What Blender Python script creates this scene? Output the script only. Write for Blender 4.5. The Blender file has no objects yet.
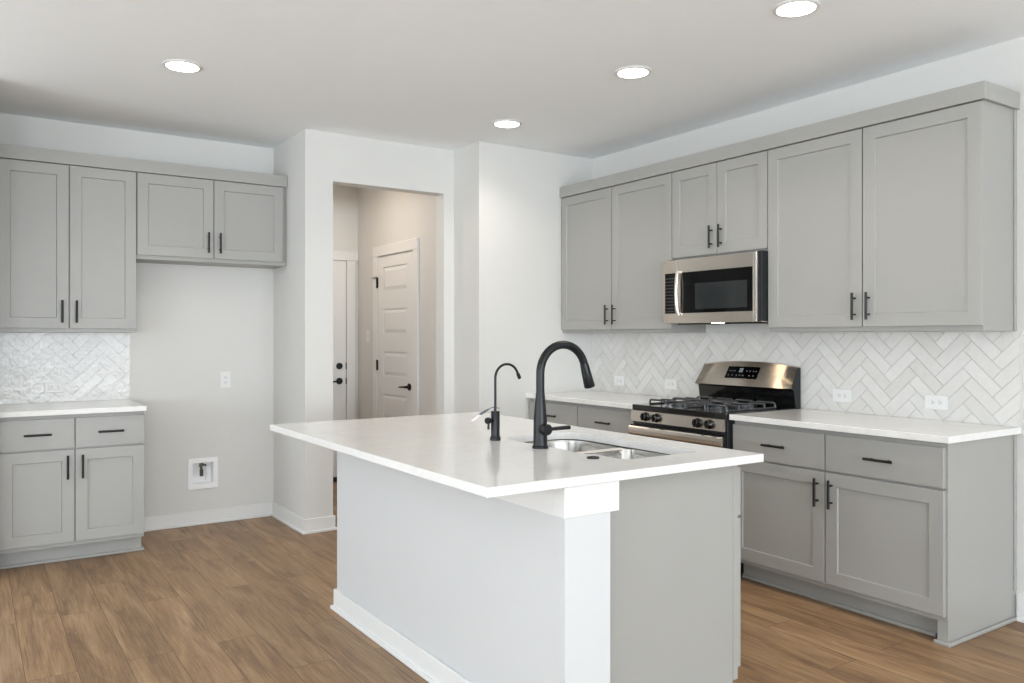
import bpy, bmesh, math, random
from mathutils import Vector, Matrix
random.seed(7)
S = bpy.context.scene
C = S.collection
PI = math.pi

# ------------------------------------------------------------------ camera
cam_d = bpy.data.cameras.new('camera')
cam = bpy.data.objects.new('camera', cam_d)
C.objects.link(cam)
cam_d.sensor_width = 36.0
cam_d.lens = 807.3652 * 36.0 / 1024.0
cam_d.shift_y = -(341.5 - 336.8345) / 1024.0
cam_d.clip_start = 0.05
cam.location = (0, 0, 1.3412)
cam.rotation_euler = (PI / 2, 0, -0.5912)
S.camera = cam

# ------------------------------------------------------------------ light and exposure
S.view_settings.view_transform = 'Standard'
S.view_settings.look = 'None'
S.view_settings.gamma = 1.0
S.view_settings.use_curve_mapping = False
S.view_settings.exposure = -0.17
w = bpy.data.worlds.new('sky')
S.world = w
w.use_nodes = True
w.node_tree.nodes['Background'].inputs[0].default_value = (0.80, 0.90, 1.0, 1)
w.node_tree.nodes['Background'].inputs[1].default_value = 1.0


def lamp(name, kind, loc, rot, energy, color, size=None, size_y=None, **kw):
    d = bpy.data.lights.new(name, kind)
    d.energy = energy
    d.color = color
    if kind == 'AREA':
        d.shape = 'RECTANGLE' if size_y else 'DISK'
        d.size = size
        if size_y:
            d.size_y = size_y
    for k, v in kw.items():
        setattr(d, k, v)
    o = bpy.data.objects.new(name, d)
    C.objects.link(o)
    o.location = loc
    o.rotation_euler = rot
    return o


DAY = (0.84, 0.93, 1.0)
# daylight entering through the windows behind the camera (south) and at the left (west)
SOUTH_WIN = [(-3.6, -1.6), (-1.0, 1.2), (1.7, 3.7)]
WEST_WIN = [(-4.0, -2.0), (-0.6, 1.4), (2.6, 4.6)]
YS, XW = -8.0, -4.4
for i, (a, b) in enumerate(SOUTH_WIN):
    lamp('daylight_south', 'AREA', ((a + b) / 2, YS - 0.06, 1.30), (PI / 2, 0, 0), 26, DAY, b - a, 2.2)
    # fill lamp added in each window, tilted up to brighten the ceiling
    lamp('upward_fill_south', 'AREA', ((a + b) / 2, YS - 0.03, 1.30), (PI / 2 + 0.6, 0, 0), 268, DAY, b - a, 1.6)
for i, (a, b) in enumerate(WEST_WIN):
    lamp('daylight_west', 'AREA', (XW - 0.06, (a + b) / 2, 1.30), (PI / 2, 0, -PI / 2), 4, DAY, b - a, 2.2)
    lamp('upward_fill_west', 'AREA', (XW - 0.03, (a + b) / 2, 1.30), (PI / 2 + 0.7, 0, -PI / 2), 132, DAY, b - a, 1.6)  # added fill on the west side, also tilted towards the ceiling

# fill lamps without fixtures, added out of view to wash the ceiling
for x, y in ((-1.6, 0.3), (1.6, -0.9)):
    lamp('ceiling_fill', 'AREA', (x, y, 1.75), (PI, 0, 0), 38, (0.92, 0.97, 1.0), .5)

S.cycles.max_bounces = 10
S.cycles.diffuse_bounces = 6
S.cycles.glossy_bounces = 4
S.cycles.sample_clamp_indirect = 6.0

# ------------------------------------------------------------------ materials
def lin(h):
    h = h.lstrip('#')
    out = []
    for i in (0, 2, 4):
        v = int(h[i:i + 2], 16) / 255
        out.append(v / 12.92 if v <= 0.04045 else ((v + 0.055) / 1.055) ** 2.4)
    return (*out, 1.0)


def mat(name, col, rough=0.5, metal=0.0, bump=0.0, bscale=60.0, var=0.0, vscale=6.0, coat=0.0, spec=0.5,
        stretch=None, aniso=0.0, rvar=0.0):
    m = bpy.data.materials.new(name)
    m.use_nodes = True
    nt = m.node_tree
    p = nt.nodes['Principled BSDF']
    p.inputs['Base Color'].default_value = col
    p.inputs['Roughness'].default_value = rough
    p.inputs['Metallic'].default_value = metal
    p.inputs['Coat Weight'].default_value = coat
    p.inputs['Specular IOR Level'].default_value = spec
    p.inputs['Anisotropic'].default_value = aniso
    if aniso:                                # brushed sideways: highlights run up and down
        tg = nt.nodes.new('ShaderNodeTangent')
        tg.direction_type = 'RADIAL'
        tg.axis = 'X'
        nt.links.new(tg.outputs[0], p.inputs['Tangent'])
    tc = nt.nodes.new('ShaderNodeTexCoord')
    mp = nt.nodes.new('ShaderNodeMapping')
    nt.links.new(tc.outputs['Object'], mp.inputs[0])
    if stretch:
        mp.inputs['Scale'].default_value = stretch
    n = nt.nodes.new('ShaderNodeTexNoise')
    n.inputs['Scale'].default_value = vscale
    n.inputs['Detail'].default_value = 3
    nt.links.new(mp.outputs[0], n.inputs['Vector'])
    mx = nt.nodes.new('ShaderNodeMix')
    mx.data_type = 'RGBA'
    mx.inputs['A'].default_value = tuple(c * (1 - var) for c in col[:3]) + (1,)
    mx.inputs['B'].default_value = tuple(min(1, c * (1 + var)) for c in col[:3]) + (1,)
    nt.links.new(n.outputs['Fac'], mx.inputs['Factor'])
    nt.links.new(mx.outputs['Result'], p.inputs['Base Color'])
    if rvar:
        mr = nt.nodes.new('ShaderNodeMapRange')
        mr.inputs['To Min'].default_value = max(0.02, rough - rvar)
        mr.inputs['To Max'].default_value = rough + rvar
        nt.links.new(n.outputs['Fac'], mr.inputs['Value'])
        nt.links.new(mr.outputs[0], p.inputs['Roughness'])
    if bump:
        n2 = nt.nodes.new('ShaderNodeTexNoise')
        n2.inputs['Scale'].default_value = bscale
        n2.inputs['Detail'].default_value = 2
        nt.links.new(mp.outputs[0], n2.inputs['Vector'])
        b = nt.nodes.new('ShaderNodeBump')
        b.inputs['Strength'].default_value = bump
        b.inputs['Distance'].default_value = 0.002
        nt.links.new(n2.outputs['Fac'], b.inputs['Height'])
        nt.links.new(b.outputs[0], p.inputs['Normal'])
    return m


def mat_floor():
    m = bpy.data.materials.new('oak_planks')
    m.use_nodes = True
    nt = m.node_tree
    N, L = nt.nodes.new, nt.links.new
    p = nt.nodes['Principled BSDF']
    tc = N('ShaderNodeTexCoord')
    sx = N('ShaderNodeSeparateXYZ')
    L(tc.outputs['Object'], sx.inputs[0])
    cx = N('ShaderNodeCombineXYZ')
    L(sx.outputs['Y'], cx.inputs['X'])
    L(sx.outputs['X'], cx.inputs['Y'])
    br = N('ShaderNodeTexBrick')
    br.offset = 0.37
    br.offset_frequency = 2
    br.inputs['Color1'].default_value = (0, 0, 0, 1)
    br.inputs['Color2'].default_value = (1, 1, 1, 1)
    br.inputs['Mortar'].default_value = (0.5, 0.5, 0.5, 1)
    br.inputs['Scale'].default_value = 1.0
    br.inputs['Mortar Size'].default_value = 0.0013
    br.inputs['Mortar Smooth'].default_value = 0.3
    br.inputs['Bias'].default_value = 0.0
    br.inputs['Brick Width'].default_value = 1.22
    br.inputs['Row Height'].default_value = 0.18
    L(cx.outputs[0], br.inputs['Vector'])
    # every plank gets its own slice of the grain
    sc = N('ShaderNodeVectorMath')
    sc.operation = 'MULTIPLY'
    sc.inputs[1].default_value = (0.9, 6.5, 1.0)
    L(cx.outputs[0], sc.inputs[0])
    off = N('ShaderNodeVectorMath')
    off.operation = 'MULTIPLY_ADD'
    off.inputs[1].default_value = (17.0, 31.0, 11.0)
    L(br.outputs['Color'], off.inputs[0])
    L(sc.outputs[0], off.inputs[2])
    g1 = N('ShaderNodeTexNoise')
    g1.inputs['Scale'].default_value = 1.6
    g1.inputs['Detail'].default_value = 5
    g1.inputs['Roughness'].default_value = 0.62
    g1.inputs['Distortion'].default_value = 0.9
    L(off.outputs[0], g1.inputs['Vector'])
    g2 = N('ShaderNodeTexNoise')
    g2.inputs['Scale'].default_value = 11.0
    g2.inputs['Detail'].default_value = 4
    g2.inputs['Roughness'].default_value = 0.7
    sc2 = N('ShaderNodeVectorMath')
    sc2.operation = 'MULTIPLY'
    sc2.inputs[1].default_value = (0.45, 2.3, 1.0)
    L(off.outputs[0], sc2.inputs[0])
    L(sc2.outputs[0], g2.inputs['Vector'])
    r1 = N('ShaderNodeValToRGB')
    e = r1.color_ramp.elements
    e[0].position, e[0].color = 0.28, lin('#6f553f')
    e[1].position, e[1].color = 0.74, lin('#ae906e')
    x = r1.color_ramp.elements.new(0.5)
    x.color = lin('#967757')
    L(g1.outputs['Fac'], r1.inputs[0])
    fine = N('ShaderNodeMapRange')
    fine.inputs['From Min'].default_value = 0.3
    fine.inputs['From Max'].default_value = 0.7
    fine.inputs['To Min'].default_value = 0.66
    fine.inputs['To Max'].default_value = 1.22
    L(g2.outputs['Fac'], fine.inputs['Value'])
    pl = N('ShaderNodeMapRange')
    pl.inputs['To Min'].default_value = 0.84
    pl.inputs['To Max'].default_value = 1.1
    L(br.outputs['Color'], pl.inputs['Value'])
    mu = N('ShaderNodeMath')
    mu.operation = 'MULTIPLY'
    L(fine.outputs[0], mu.inputs[0])
    L(pl.outputs[0], mu.inputs[1])
    vm = N('ShaderNodeVectorMath')
    vm.operation = 'SCALE'
    L(r1.outputs[0], vm.inputs[0])
    L(mu.outputs[0], vm.inputs['Scale'])
    # knots
    kn = N('ShaderNodeTexVoronoi')
    kn.inputs['Scale'].default_value = 1.0
    ks = N('ShaderNodeVectorMath')
    ks.operation = 'MULTIPLY'
    ks.inputs[1].default_value = (1.0, 0.50, 1.0)
    L(off.outputs[0], ks.inputs[0])
    L(ks.outputs[0], kn.inputs['Vector'])
    kr = N('ShaderNodeMapRange')
    kr.inputs['From Min'].default_value = 0.01
    kr.inputs['From Max'].default_value = 0.07
    kr.inputs['To Min'].default_value = 0.48
    kr.inputs['To Max'].default_value = 1.0
    L(kn.outputs['Distance'], kr.inputs['Value'])
    vk = N('ShaderNodeVectorMath')
    vk.operation = 'SCALE'
    L(vm.outputs[0], vk.inputs[0])
    L(kr.outputs[0], vk.inputs['Scale'])
    mo = N('ShaderNodeMix')
    mo.data_type = 'RGBA'
    L(br.outputs['Fac'], mo.inputs['Factor'])
    L(vk.outputs[0], mo.inputs['A'])
    mo.inputs['B'].default_value = lin('#523d2c')
    L(mo.outputs['Result'], p.inputs['Base Color'])
    p.inputs['Roughness'].default_value = 0.42
    p.inputs['Specular IOR Level'].default_value = 0.35
    b = N('ShaderNodeBump')
    b.inputs['Strength'].default_value = 0.12
    b.inputs['Distance'].default_value = 0.002
    L(g2.outputs['Fac'], b.inputs['Height'])
    L(b.outputs[0], p.inputs['Normal'])
    return m


def mat_tile():
    m = bpy.data.materials.new('glazed_tile')
    m.use_nodes = True
    nt = m.node_tree
    N, L = nt.nodes.new, nt.links.new
    p = nt.nodes['Principled BSDF']
    at = N('ShaderNodeAttribute')
    at.attribute_name = 'tone'
    tc = N('ShaderNodeTexCoord')
    n = N('ShaderNodeTexNoise')
    n.inputs['Scale'].default_value = 16
    n.inputs['Detail'].default_value = 4
    n.inputs['Distortion'].default_value = 1.0
    L(tc.outputs['Object'], n.inputs['Vector'])
    ad = N('ShaderNodeMath')
    ad.operation = 'MULTIPLY_ADD'
    ad.inputs[1].default_value = 0.7
    L(n.outputs['Fac'], ad.inputs[0])
    L(at.outputs['Fac'], ad.inputs[2])
    r = N('ShaderNodeValToRGB')
    e = r.color_ramp.elements
    e[0].position, e[0].color = 0.25, lin('#cfcdc9')
    e[1].position, e[1].color = 1.0, lin('#dddbd8')
    L(ad.outputs[0], r.inputs[0])
    L(r.outputs[0], p.inputs['Base Color'])
    p.inputs['Roughness'].default_value = 0.2
    b = N('ShaderNodeBump')
    b.inputs['Strength'].default_value = 0.8
    b.inputs['Distance'].default_value = 0.003
    n2 = N('ShaderNodeTexNoise')
    n2.inputs['Scale'].default_value = 42
    L(tc.outputs['Object'], n2.inputs['Vector'])
    L(n2.outputs['Fac'], b.inputs['Height'])
    L(b.outputs[0], p.inputs['Normal'])
    return m


def mat_quartz():
    m = bpy.data.materials.new('white_quartz')
    m.use_nodes = True
    nt = m.node_tree
    N, L = nt.nodes.new, nt.links.new
    p = nt.nodes['Principled BSDF']
    tc = N('ShaderNodeTexCoord')
    n = N('ShaderNodeTexNoise')
    n.inputs['Scale'].default_value = 2.2
    n.inputs['Detail'].default_value = 6
    n.inputs['Distortion'].default_value = 1.6
    L(tc.outputs['Object'], n.inputs['Vector'])
    r = N('ShaderNodeValToRGB')
    e = r.color_ramp.elements
    base = lin('#e0dfdd')
    e[0].position, e[0].color = 0.46, base
    e[1].position, e[1].color = 0.54, base
    v = e.new(0.5)
    v.color = lin('#dddbd8')
    L(n.outputs['Fac'], r.inputs[0])
    L(r.outputs[0], p.inputs['Base Color'])
    p.inputs['Roughness'].default_value = 0.12
    p.inputs['Specular IOR Level'].default_value = 0.5
    return m


def mat_emit(name, col, strength, base=0.9):
    m = bpy.data.materials.new(name)
    m.use_nodes = True
    p = m.node_tree.nodes['Principled BSDF']
    p.inputs['Base Color'].default_value = (base, base, base, 1)
    p.inputs['Emission Color'].default_value = col
    p.inputs['Emission Strength'].default_value = strength
    return m


M = dict(
    wall=mat('wall_paint', lin('#d3d2cf'), 0.75, bump=0.12, bscale=140, var=0.008),
    hall=mat('hall_paint', lin('#d3d2cf'), 0.75, bump=0.12, bscale=140, var=0.008),
    ceiling=mat('ceiling_paint', lin('#f3f6f8'), 0.85, bump=0.35, bscale=90, var=0.01),
    trim=mat('white_trim_paint', lin('#dfdfde'), 0.4, var=0.006),
    cabinet=mat('grey_cabinet_paint', lin('#9d9c98'), 0.38, var=0.012),
    island=mat('island_white_paint', lin('#cbcccd'), 0.5, bump=0.08, bscale=140, var=0.006),
    floor=mat_floor(), tile=mat_tile(), quartz=mat_quartz(),
    grout=mat('pale_grout', lin('#c0bebb'), 0.9, var=0.05, vscale=40),
    black=mat('matte_black_metal', lin('#0e0f10'), 0.4, metal=0.2, var=0.05),
    faucet=mat('black_faucet_metal', lin('#0d1013'), 0.34, metal=0.0, var=0.08, spec=0.35),
    steel=mat('brushed_steel', lin('#dcd5cc'), 0.26, metal=1.0, var=0.015, vscale=30, stretch=(0.4, 8, 40), aniso=0.75),
    sink=mat('sink_steel', lin('#b9b7b3'), 0.2, metal=1.0, var=0.05, vscale=30, stretch=(1, 1, 20), rvar=0.06),
    satin=mat('satin_steel_rim', lin('#dad8d4'), 0.5, metal=0.7, var=0.03),
    enamel=mat('black_enamel', lin('#0b0b0c'), 0.16, var=0.05, coat=0.3),
    blackside=mat('black_appliance_side', lin('#16181b'), 0.5, bump=0.4, bscale=220, var=0.2),
    iron=mat('cast_iron', lin('#56585b'), 0.28, metal=0.6, bump=0.15, bscale=200, var=0.1),
    glass=mat('black_glass', lin('#040405'), 0.08, var=0.02, spec=0.25),
    glass2=mat('smoked_window_glass', lin('#26292a'), 0.08, var=0.03),
    plastic=mat('white_plastic', lin('#e0e0de'), 0.35, var=0.01),
    bright=mat('bright_white_plastic', lin('#f1f1f2'), 0.35, var=0.01),
    slot=mat('dark_slot', lin('#3a3a3c'), 0.6, var=0.05),
    brass=mat('valve_metal', lin('#6d675f'), 0.3, metal=0.9, var=0.1),
    icon=mat('pale_print', lin('#6a6a6c'), 0.5, var=0.02),
    rubber=mat('black_rubber', lin('#0f0f10'), 0.7, var=0.1),
    blue=mat('blue_plastic', lin('#2f4654'), 0.4, var=0.2),
    paper=mat('white_paper', lin('#e4e0e2'), 0.6, var=0.02),
    lens=mat_emit('lit_lens', (1.0, 0.95, 0.88, 1), 22.0),
    worklight=mat_emit('lit_cooktop_lens', (1.0, 0.80, 0.55, 1), 26.0),
    clock=mat_emit('clock_digits', (0.75, 0.9, 1.0, 1), 0.5, 0.02),
    glazing=mat('window_vinyl', lin('#eeeeee'), 0.4),
)

# ------------------------------------------------------------------ mesh helpers
class MB:
    """collects shapes and links them as one mesh object"""
    def __init__(s):
        s.bm = bmesh.new()

    def box(s, x0, y0, z0, x1, y1, z1, bev=0.0, seg=1):
        x0, x1 = sorted((x0, x1)); y0, y1 = sorted((y0, y1)); z0, z1 = sorted((z0, z1))
        r = bmesh.ops.create_cube(s.bm, size=1.0)
        vs = r['verts']
        for v in vs:
            v.co = Vector((x0 + (v.co.x + .5) * (x1 - x0), y0 + (v.co.y + .5) * (y1 - y0), z0 + (v.co.z + .5) * (z1 - z0)))
        if bev:
            es = list({e for v in vs for e in v.link_edges})
            bmesh.ops.bevel(s.bm, geom=es, offset=bev, segments=seg, affect='EDGES', profile=0.5)
        return s

    def mark(s, i):
        """give the faces added since the last mark the i-th material"""
        lay = s.bm.faces.layers.int.get('marked') or s.bm.faces.layers.int.new('marked')
        for f in s.bm.faces:
            if not f[lay]:
                f.material_index = i
                f[lay] = 1
        return s

    def prism(s, pts, z0, z1, bev=0.0, axis='z'):
        """closed outline pts extruded between z0 and z1 along axis"""
        def P(a, b, c):
            return {'z': (a, b, c), 'x': (c, a, b), 'y': (a, c, b)}[axis]
        lo = [s.bm.verts.new(P(x, y, z0)) for x, y in pts]
        hi = [s.bm.verts.new(P(x, y, z1)) for x, y in pts]
        n = len(pts)
        fs = [s.bm.faces.new(lo[::-1]), s.bm.faces.new(hi)]
        for i in range(n):
            fs.append(s.bm.faces.new((lo[i], lo[(i + 1) % n], hi[(i + 1) % n], hi[i])))
        bmesh.ops.recalc_face_normals(s.bm, faces=fs)
        if bev:
            es = list({e for f in fs for e in f.edges})
            bmesh.ops.bevel(s.bm, geom=es, offset=bev, segments=2, affect='EDGES', profile=0.5)
        return s

    def lathe(s, prof, origin=(0, 0, 0), axis=(0, 0, 1), n=28, cap=True):
        """prof: (radius, height) along axis"""
        q = Vector((0, 0, 1)).rotation_difference(Vector(axis).normalized())
        o = Vector(origin)
        rings = []
        for r, h in prof:
            rings.append([s.bm.verts.new(o + q @ Vector((r * math.cos(2 * PI * k / n), r * math.sin(2 * PI * k / n), h))) for k in range(n)])
        fs = []
        for a, b in zip(rings, rings[1:]):
            for k in range(n):
                fs.append(s.bm.faces.new((a[k], a[(k + 1) % n], b[(k + 1) % n], b[k])))
        if cap:
            fs.append(s.bm.faces.new(rings[0][::-1]))
            fs.append(s.bm.faces.new(rings[-1]))
        bmesh.ops.recalc_face_normals(s.bm, faces=fs)
        return s

    def tube(s, pts, rad, n=16):
        pts = [Vector(p) for p in pts]
        if not isinstance(rad, (list, tuple)):
            rad = [rad] * len(pts)
        rings = []
        up = None
        for i, p in enumerate(pts):
            t = (pts[min(i + 1, len(pts) - 1)] - pts[max(i - 1, 0)]).normalized()
            if up is None:
                up = Vector((0, 1, 0)) if abs(t.y) < 0.9 else Vector((1, 0, 0))
            a = (up - t * up.dot(t)).normalized()
            up = a
            b = t.cross(a)
            rings.append([s.bm.verts.new(p + rad[i] * (math.cos(2 * PI * k / n) * a + math.sin(2 * PI * k / n) * b)) for k in range(n)])
        fs = []
        for a, b in zip(rings, rings[1:]):
            for k in range(n):
                fs.append(s.bm.faces.new((a[k], a[(k + 1) % n], b[(k + 1) % n], b[k])))
        fs.append(s.bm.faces.new(rings[0][::-1]))
        fs.append(s.bm.faces.new(rings[-1]))
        bmesh.ops.recalc_face_normals(s.bm, faces=fs)
        return s

    def panel_front(s, u0, u1, z0, z1, v0=0.0, t=0.019, stile=0.064, depth=0.009, flat=False):
        """a door or drawer front that faces -v: back at v0, face at v0 - t; a shaker door has a sunk panel"""
        bm = s.bm
        def ring(i, v):
            return [bm.verts.new((a, v, b)) for a, b in ((u0 + i, z0 + i), (u1 - i, z0 + i), (u1 - i, z1 - i), (u0 + i, z1 - i))]
        rs = [ring(0, v0), ring(0, v0 - t + .0015), ring(.0015, v0 - t)]
        if not flat:
            rs += [ring(stile, v0 - t), ring(stile + .0035, v0 - t + depth)]
        fs = [bm.faces.new(rs[0]), bm.faces.new(rs[-1])]
        for a, b in zip(rs, rs[1:]):
            for k in range(4):
                fs.append(bm.faces.new((a[k], a[(k + 1) % 4], b[(k + 1) % 4], b[k])))
        bmesh.ops.recalc_face_normals(bm, faces=fs)
        return s

    def build(s, name, m, parent=None, off=None, smooth=None):
        me = bpy.data.meshes.new(name)
        if off is not None:
            bmesh.ops.translate(s.bm, verts=s.bm.verts, vec=-Vector(off))
        s.bm.to_mesh(me)
        s.bm.free()
        ms = m if isinstance(m, (list, tuple)) else [m]
        for x in ms:
            me.materials.append(M[x] if isinstance(x, str) else x)
        if smooth:
            me.polygons.foreach_set('use_smooth', [True] * len(me.polygons))
            me.set_sharp_from_angle(angle=math.radians(smooth))
        o = bpy.data.objects.new(name, me)
        C.objects.link(o)
        o.parent = parent
        return o


def tag(o, label=None, cat=None, group=None, kind=None):
    for k, v in (('label', label), ('category', cat), ('group', group), ('kind', kind)):
        if v:
            o[k] = v
    return o


def thing(name, label, cat, loc=(0, 0, 0), rz=0.0, group=None):
    o = bpy.data.objects.new(name, None)
    C.objects.link(o)
    o.empty_display_size = 0.05
    o.location = loc
    o.rotation_euler = (0, 0, rz)
    return tag(o, label, cat, group)


def struct(name, mb, m):
    return tag(mb.build(name, m), kind='structure')


def copy_tree(o, parent=None):
    c = o.copy()
    C.objects.link(c)
    c.parent = parent
    for ch in list(o.children):
        copy_tree(ch, c)
    return c


# ------------------------------------------------------------------ dimensions
XR = 4.1213          # right wall
YP = 4.9875          # pantry wall
XP = 3.0601          # short wall left of the pantry wall
YD = 5.3522          # wall with the hall opening
XF = 1.8958          # right side of the refrigerator alcove
YB = 6.0437          # back wall
ZC = 2.757           # ceiling
XO1, XO2, ZO = 2.0946, 2.9734, 2.4224
XL = 0.127           # short return at the left end of the back wall
YH, XH = 7.16, 3.05  # hall
DU = 0.3195

# ------------------------------------------------------------------ shell
struct('floor', MB().box(XW - .2, YS - .2, -0.12, XR + .2, YH + .3, 0), 'floor')
struct('ceiling', MB().box(XW - .2, YS - .2, ZC, XR + .2, YH + .3, ZC + .12), 'ceiling')
struct('wall_right', MB().box(XR, YS, 0, XR + .15, YP, ZC), 'wall')
struct('wall_pantry', MB().box(XP, YP, 0, XR + .15, YP + .11, ZC), 'wall')
struct('wall_pantry_side', MB().box(XP, YP + .11, 0, XP + .11, YD + .12, ZC), 'wall')
b = MB()
b.box(XF, YD, 0, XO1, YD + .12, ZC)
b.box(XO2, YD, 0, XP, YD + .12, ZC)
b.box(XO1, YD, ZO, XO2, YD + .12, ZC)
struct('wall_hall_opening', b, 'wall')
struct('wall_alcove_side', MB().box(XF, YD + .12, 0, XF + .08, YH, ZC), ['wall'])
WBX, WBZ, WBA, WBC = 1.387, .3635, .0735, .0775      # hole for the water valve box
struct('wall_back', MB().box(XL, YB, 0, WBX - WBA, YB + .15, ZC).box(WBX + WBA, YB, 0, XF, YB + .15, ZC)
       .box(WBX - WBA, YB, 0, WBX + WBA, YB + .15, WBZ - WBC).box(WBX - WBA, YB, WBZ + WBC, WBX + WBA, YB + .15, ZC)
       .box(WBX - WBA, YB + .09, WBZ - WBC, WBX + WBA, YB + .15, WBZ + WBC), 'wall')
struct('wall_left', MB().box(XW - .15, 5.25, 0, XL, YB + .15, ZC), 'wall')
struct('wall_hall_right', MB().box(XH, YD + .12, 0, XH + .01, YH, ZC).box(XH + .12, YD + .12, 0, XH + .2, YH, ZC), 'hall')
struct('wall_hall_back', MB().box(XF, YH, 0, XH + .2, YH + .12, ZC), 'hall')


def wall_with_windows(name, spans, lo, hi, z0, z1, place):
    m = MB()
    xs = lo
    for a, c in spans:
        place(m, xs, 0, a, ZC)
        place(m, a, 0, c, z0)
        place(m, a, z1, c, ZC)
        xs = c
    place(m, xs, 0, hi, ZC)
    return struct(name, m, 'wall')


wall_with_windows('wall_south', SOUTH_WIN, XW - .15, XR + .15, .2, 2.4,
                  lambda m, a, z0, c, z1: m.box(a, YS - .15, z0, c, YS, z1))
wall_with_windows('wall_west', WEST_WIN, YS, 5.25, .2, 2.4,
                  lambda m, a, z0, c, z1: m.box(XW - .15, a, z0, XW, c, z1))
# window frames in the two unseen walls (they show in reflections)
wi = 0
for a, c in SOUTH_WIN:
    wi += 1
    m = MB()
    for x in (a, (a + c) / 2 - .025, c - .05):
        m.box(x, YS - .04, .2, x + .05, YS - .005, 2.4)
    for z in (.2, 1.3, 2.35):
        m.box(a, YS - .04, z, c, YS - .005, z + .05)
    struct('window_%d' % wi, m, 'glazing')
for a, c in WEST_WIN:
    wi += 1
    m = MB()
    for y in (a, (a + c) / 2 - .025, c - .05):
        m.box(XW - .04, y, .2, XW - .005, y + .05, 2.4)
    for z in (.2, 1.3, 2.35):
        m.box(XW - .04, a, z, XW - .005, c, z + .05)
    struct('window_%d' % wi, m, 'glazing')


def skirting(m, x0, y0, x1, y1, nx, ny, e0=0, e1=0, h=.10):
    """baseboard with shoe along the wall from (x0,y0) to (x1,y1); (nx,ny) points into the room; e0/e1 lengthen the ends by that many thicknesses"""
    dx, dy = x1 - x0, y1 - y0
    l = math.hypot(dx, dy)
    tx, ty = dx / l, dy / l
    for t, hh in ((.014, h), (.026, .018)):
        ax, ay = x0 - tx * t * e0, y0 - ty * t * e0
        bx, by = x1 + tx * t * e1, y1 + ty * t * e1
        m.box(min(ax, bx, ax + nx * t, bx + nx * t), min(ay, by, ay + ny * t, by + ny * t), 0,
              max(ax, bx, ax + nx * t, bx + nx * t), max(ay, by, ay + ny * t, by + ny * t), hh, .003)


m = MB(); skirting(m, .895, YB, XF, YB, 0, -1, 0, 0); struct('baseboard_back', m, 'trim')
m = MB(); skirting(m, XF, YB, XF, YD, -1, 0, 0, 1); struct('baseboard_alcove', m, 'trim')
m = MB(); skirting(m, XF, YD, XO1, YD, 0, -1, 0, 1); skirting(m, XO1, YD, XO1, YD + .12, 1, 0, 0, 0); struct('baseboard_opening_left', m, 'trim')
m = MB(); skirting(m, XO2, YD, XP, YD, 0, -1, 1, 0); skirting(m, XO2, YD, XO2, YD + .12, -1, 0, 0, 0); struct('baseboard_opening_right', m, 'trim')
m = MB(); skirting(m, XP, YD, XP, YP, -1, 0, 0, 1); struct('baseboard_pantry_side', m, 'trim')
m = MB(); skirting(m, XP, YP, 3.49, YP, 0, -1, 0, 0); struct('baseboard_pantry', m, 'trim')
m = MB(); skirting(m, XR, YS, XR, 1.84, -1, 0, 0, 0, .125); struct('baseboard_right', m, 'trim')
m = MB(); skirting(m, XH, 6.83, XH, YH, -1, 0); skirting(m, XH, YD + .12, XH, 5.87, -1, 0); struct('baseboard_hall', m, 'trim')

# ------------------------------------------------------------------ hall doors
# door_1: flat exterior door in the hall's end wall, with casing
cs = MB()
cs.box(2.93, YH - .022, 0, 3.016, YH, 2.055, .002)
cs.box(2.02, YH - .026, 2.055, 3.045, YH, 2.14, .002)
cs.box(2.02, YH - .022, 0, 2.08, YH, 2.055, .002)
struct('trim_1', cs, 'trim')
d1 = struct('door_1', MB().panel_front(2.085, 2.925, .04, 2.05, YH - .001, .012, stile=.09, depth=.0, flat=True), 'trim')
m = MB().lathe([(.030, 0), (.030, .012), (.026, .018)], (2.8578, YH - .013, 1.069), (0, -1, 0))
m.build('deadbolt', 'black', d1, smooth=40)
m = MB().lathe([(.031, 0), (.031, .010), (.026, .016), (.012, .018), (.012, .045)], (2.8578, YH - .013, .929), (0, -1, 0))
m.tube([(2.8578, YH - .055, .929), (2.80, YH - .056, .927), (2.745, YH - .054, .924)], [.009, .008, .006])
m.build('door_handle', 'black', d1, smooth=40)
for z in (1.069, .929):
    MB().box(2.921, YH - .0165, z - .03, 2.9325, YH - .0125, z + .03, .001).build('strike_plate', 'black', d1)
MB().box(2.085, YH - .05, .001, 2.93, YH - .014, .038, .004).build('threshold', 'rubber', d1)

# door_2: five-panel door in the hall's right wall
cs = MB()
cs.box(XH - .02, 6.69, 0, XH, 6.78, 2.06, .002)
cs.box(XH - .02, 5.90, 0, XH, 5.985, 2.06, .002)
cs.box(XH - .022, 5.90, 2.06, XH, 6.78, 2.15, .002)
struct('trim_2', cs, 'trim')


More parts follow.
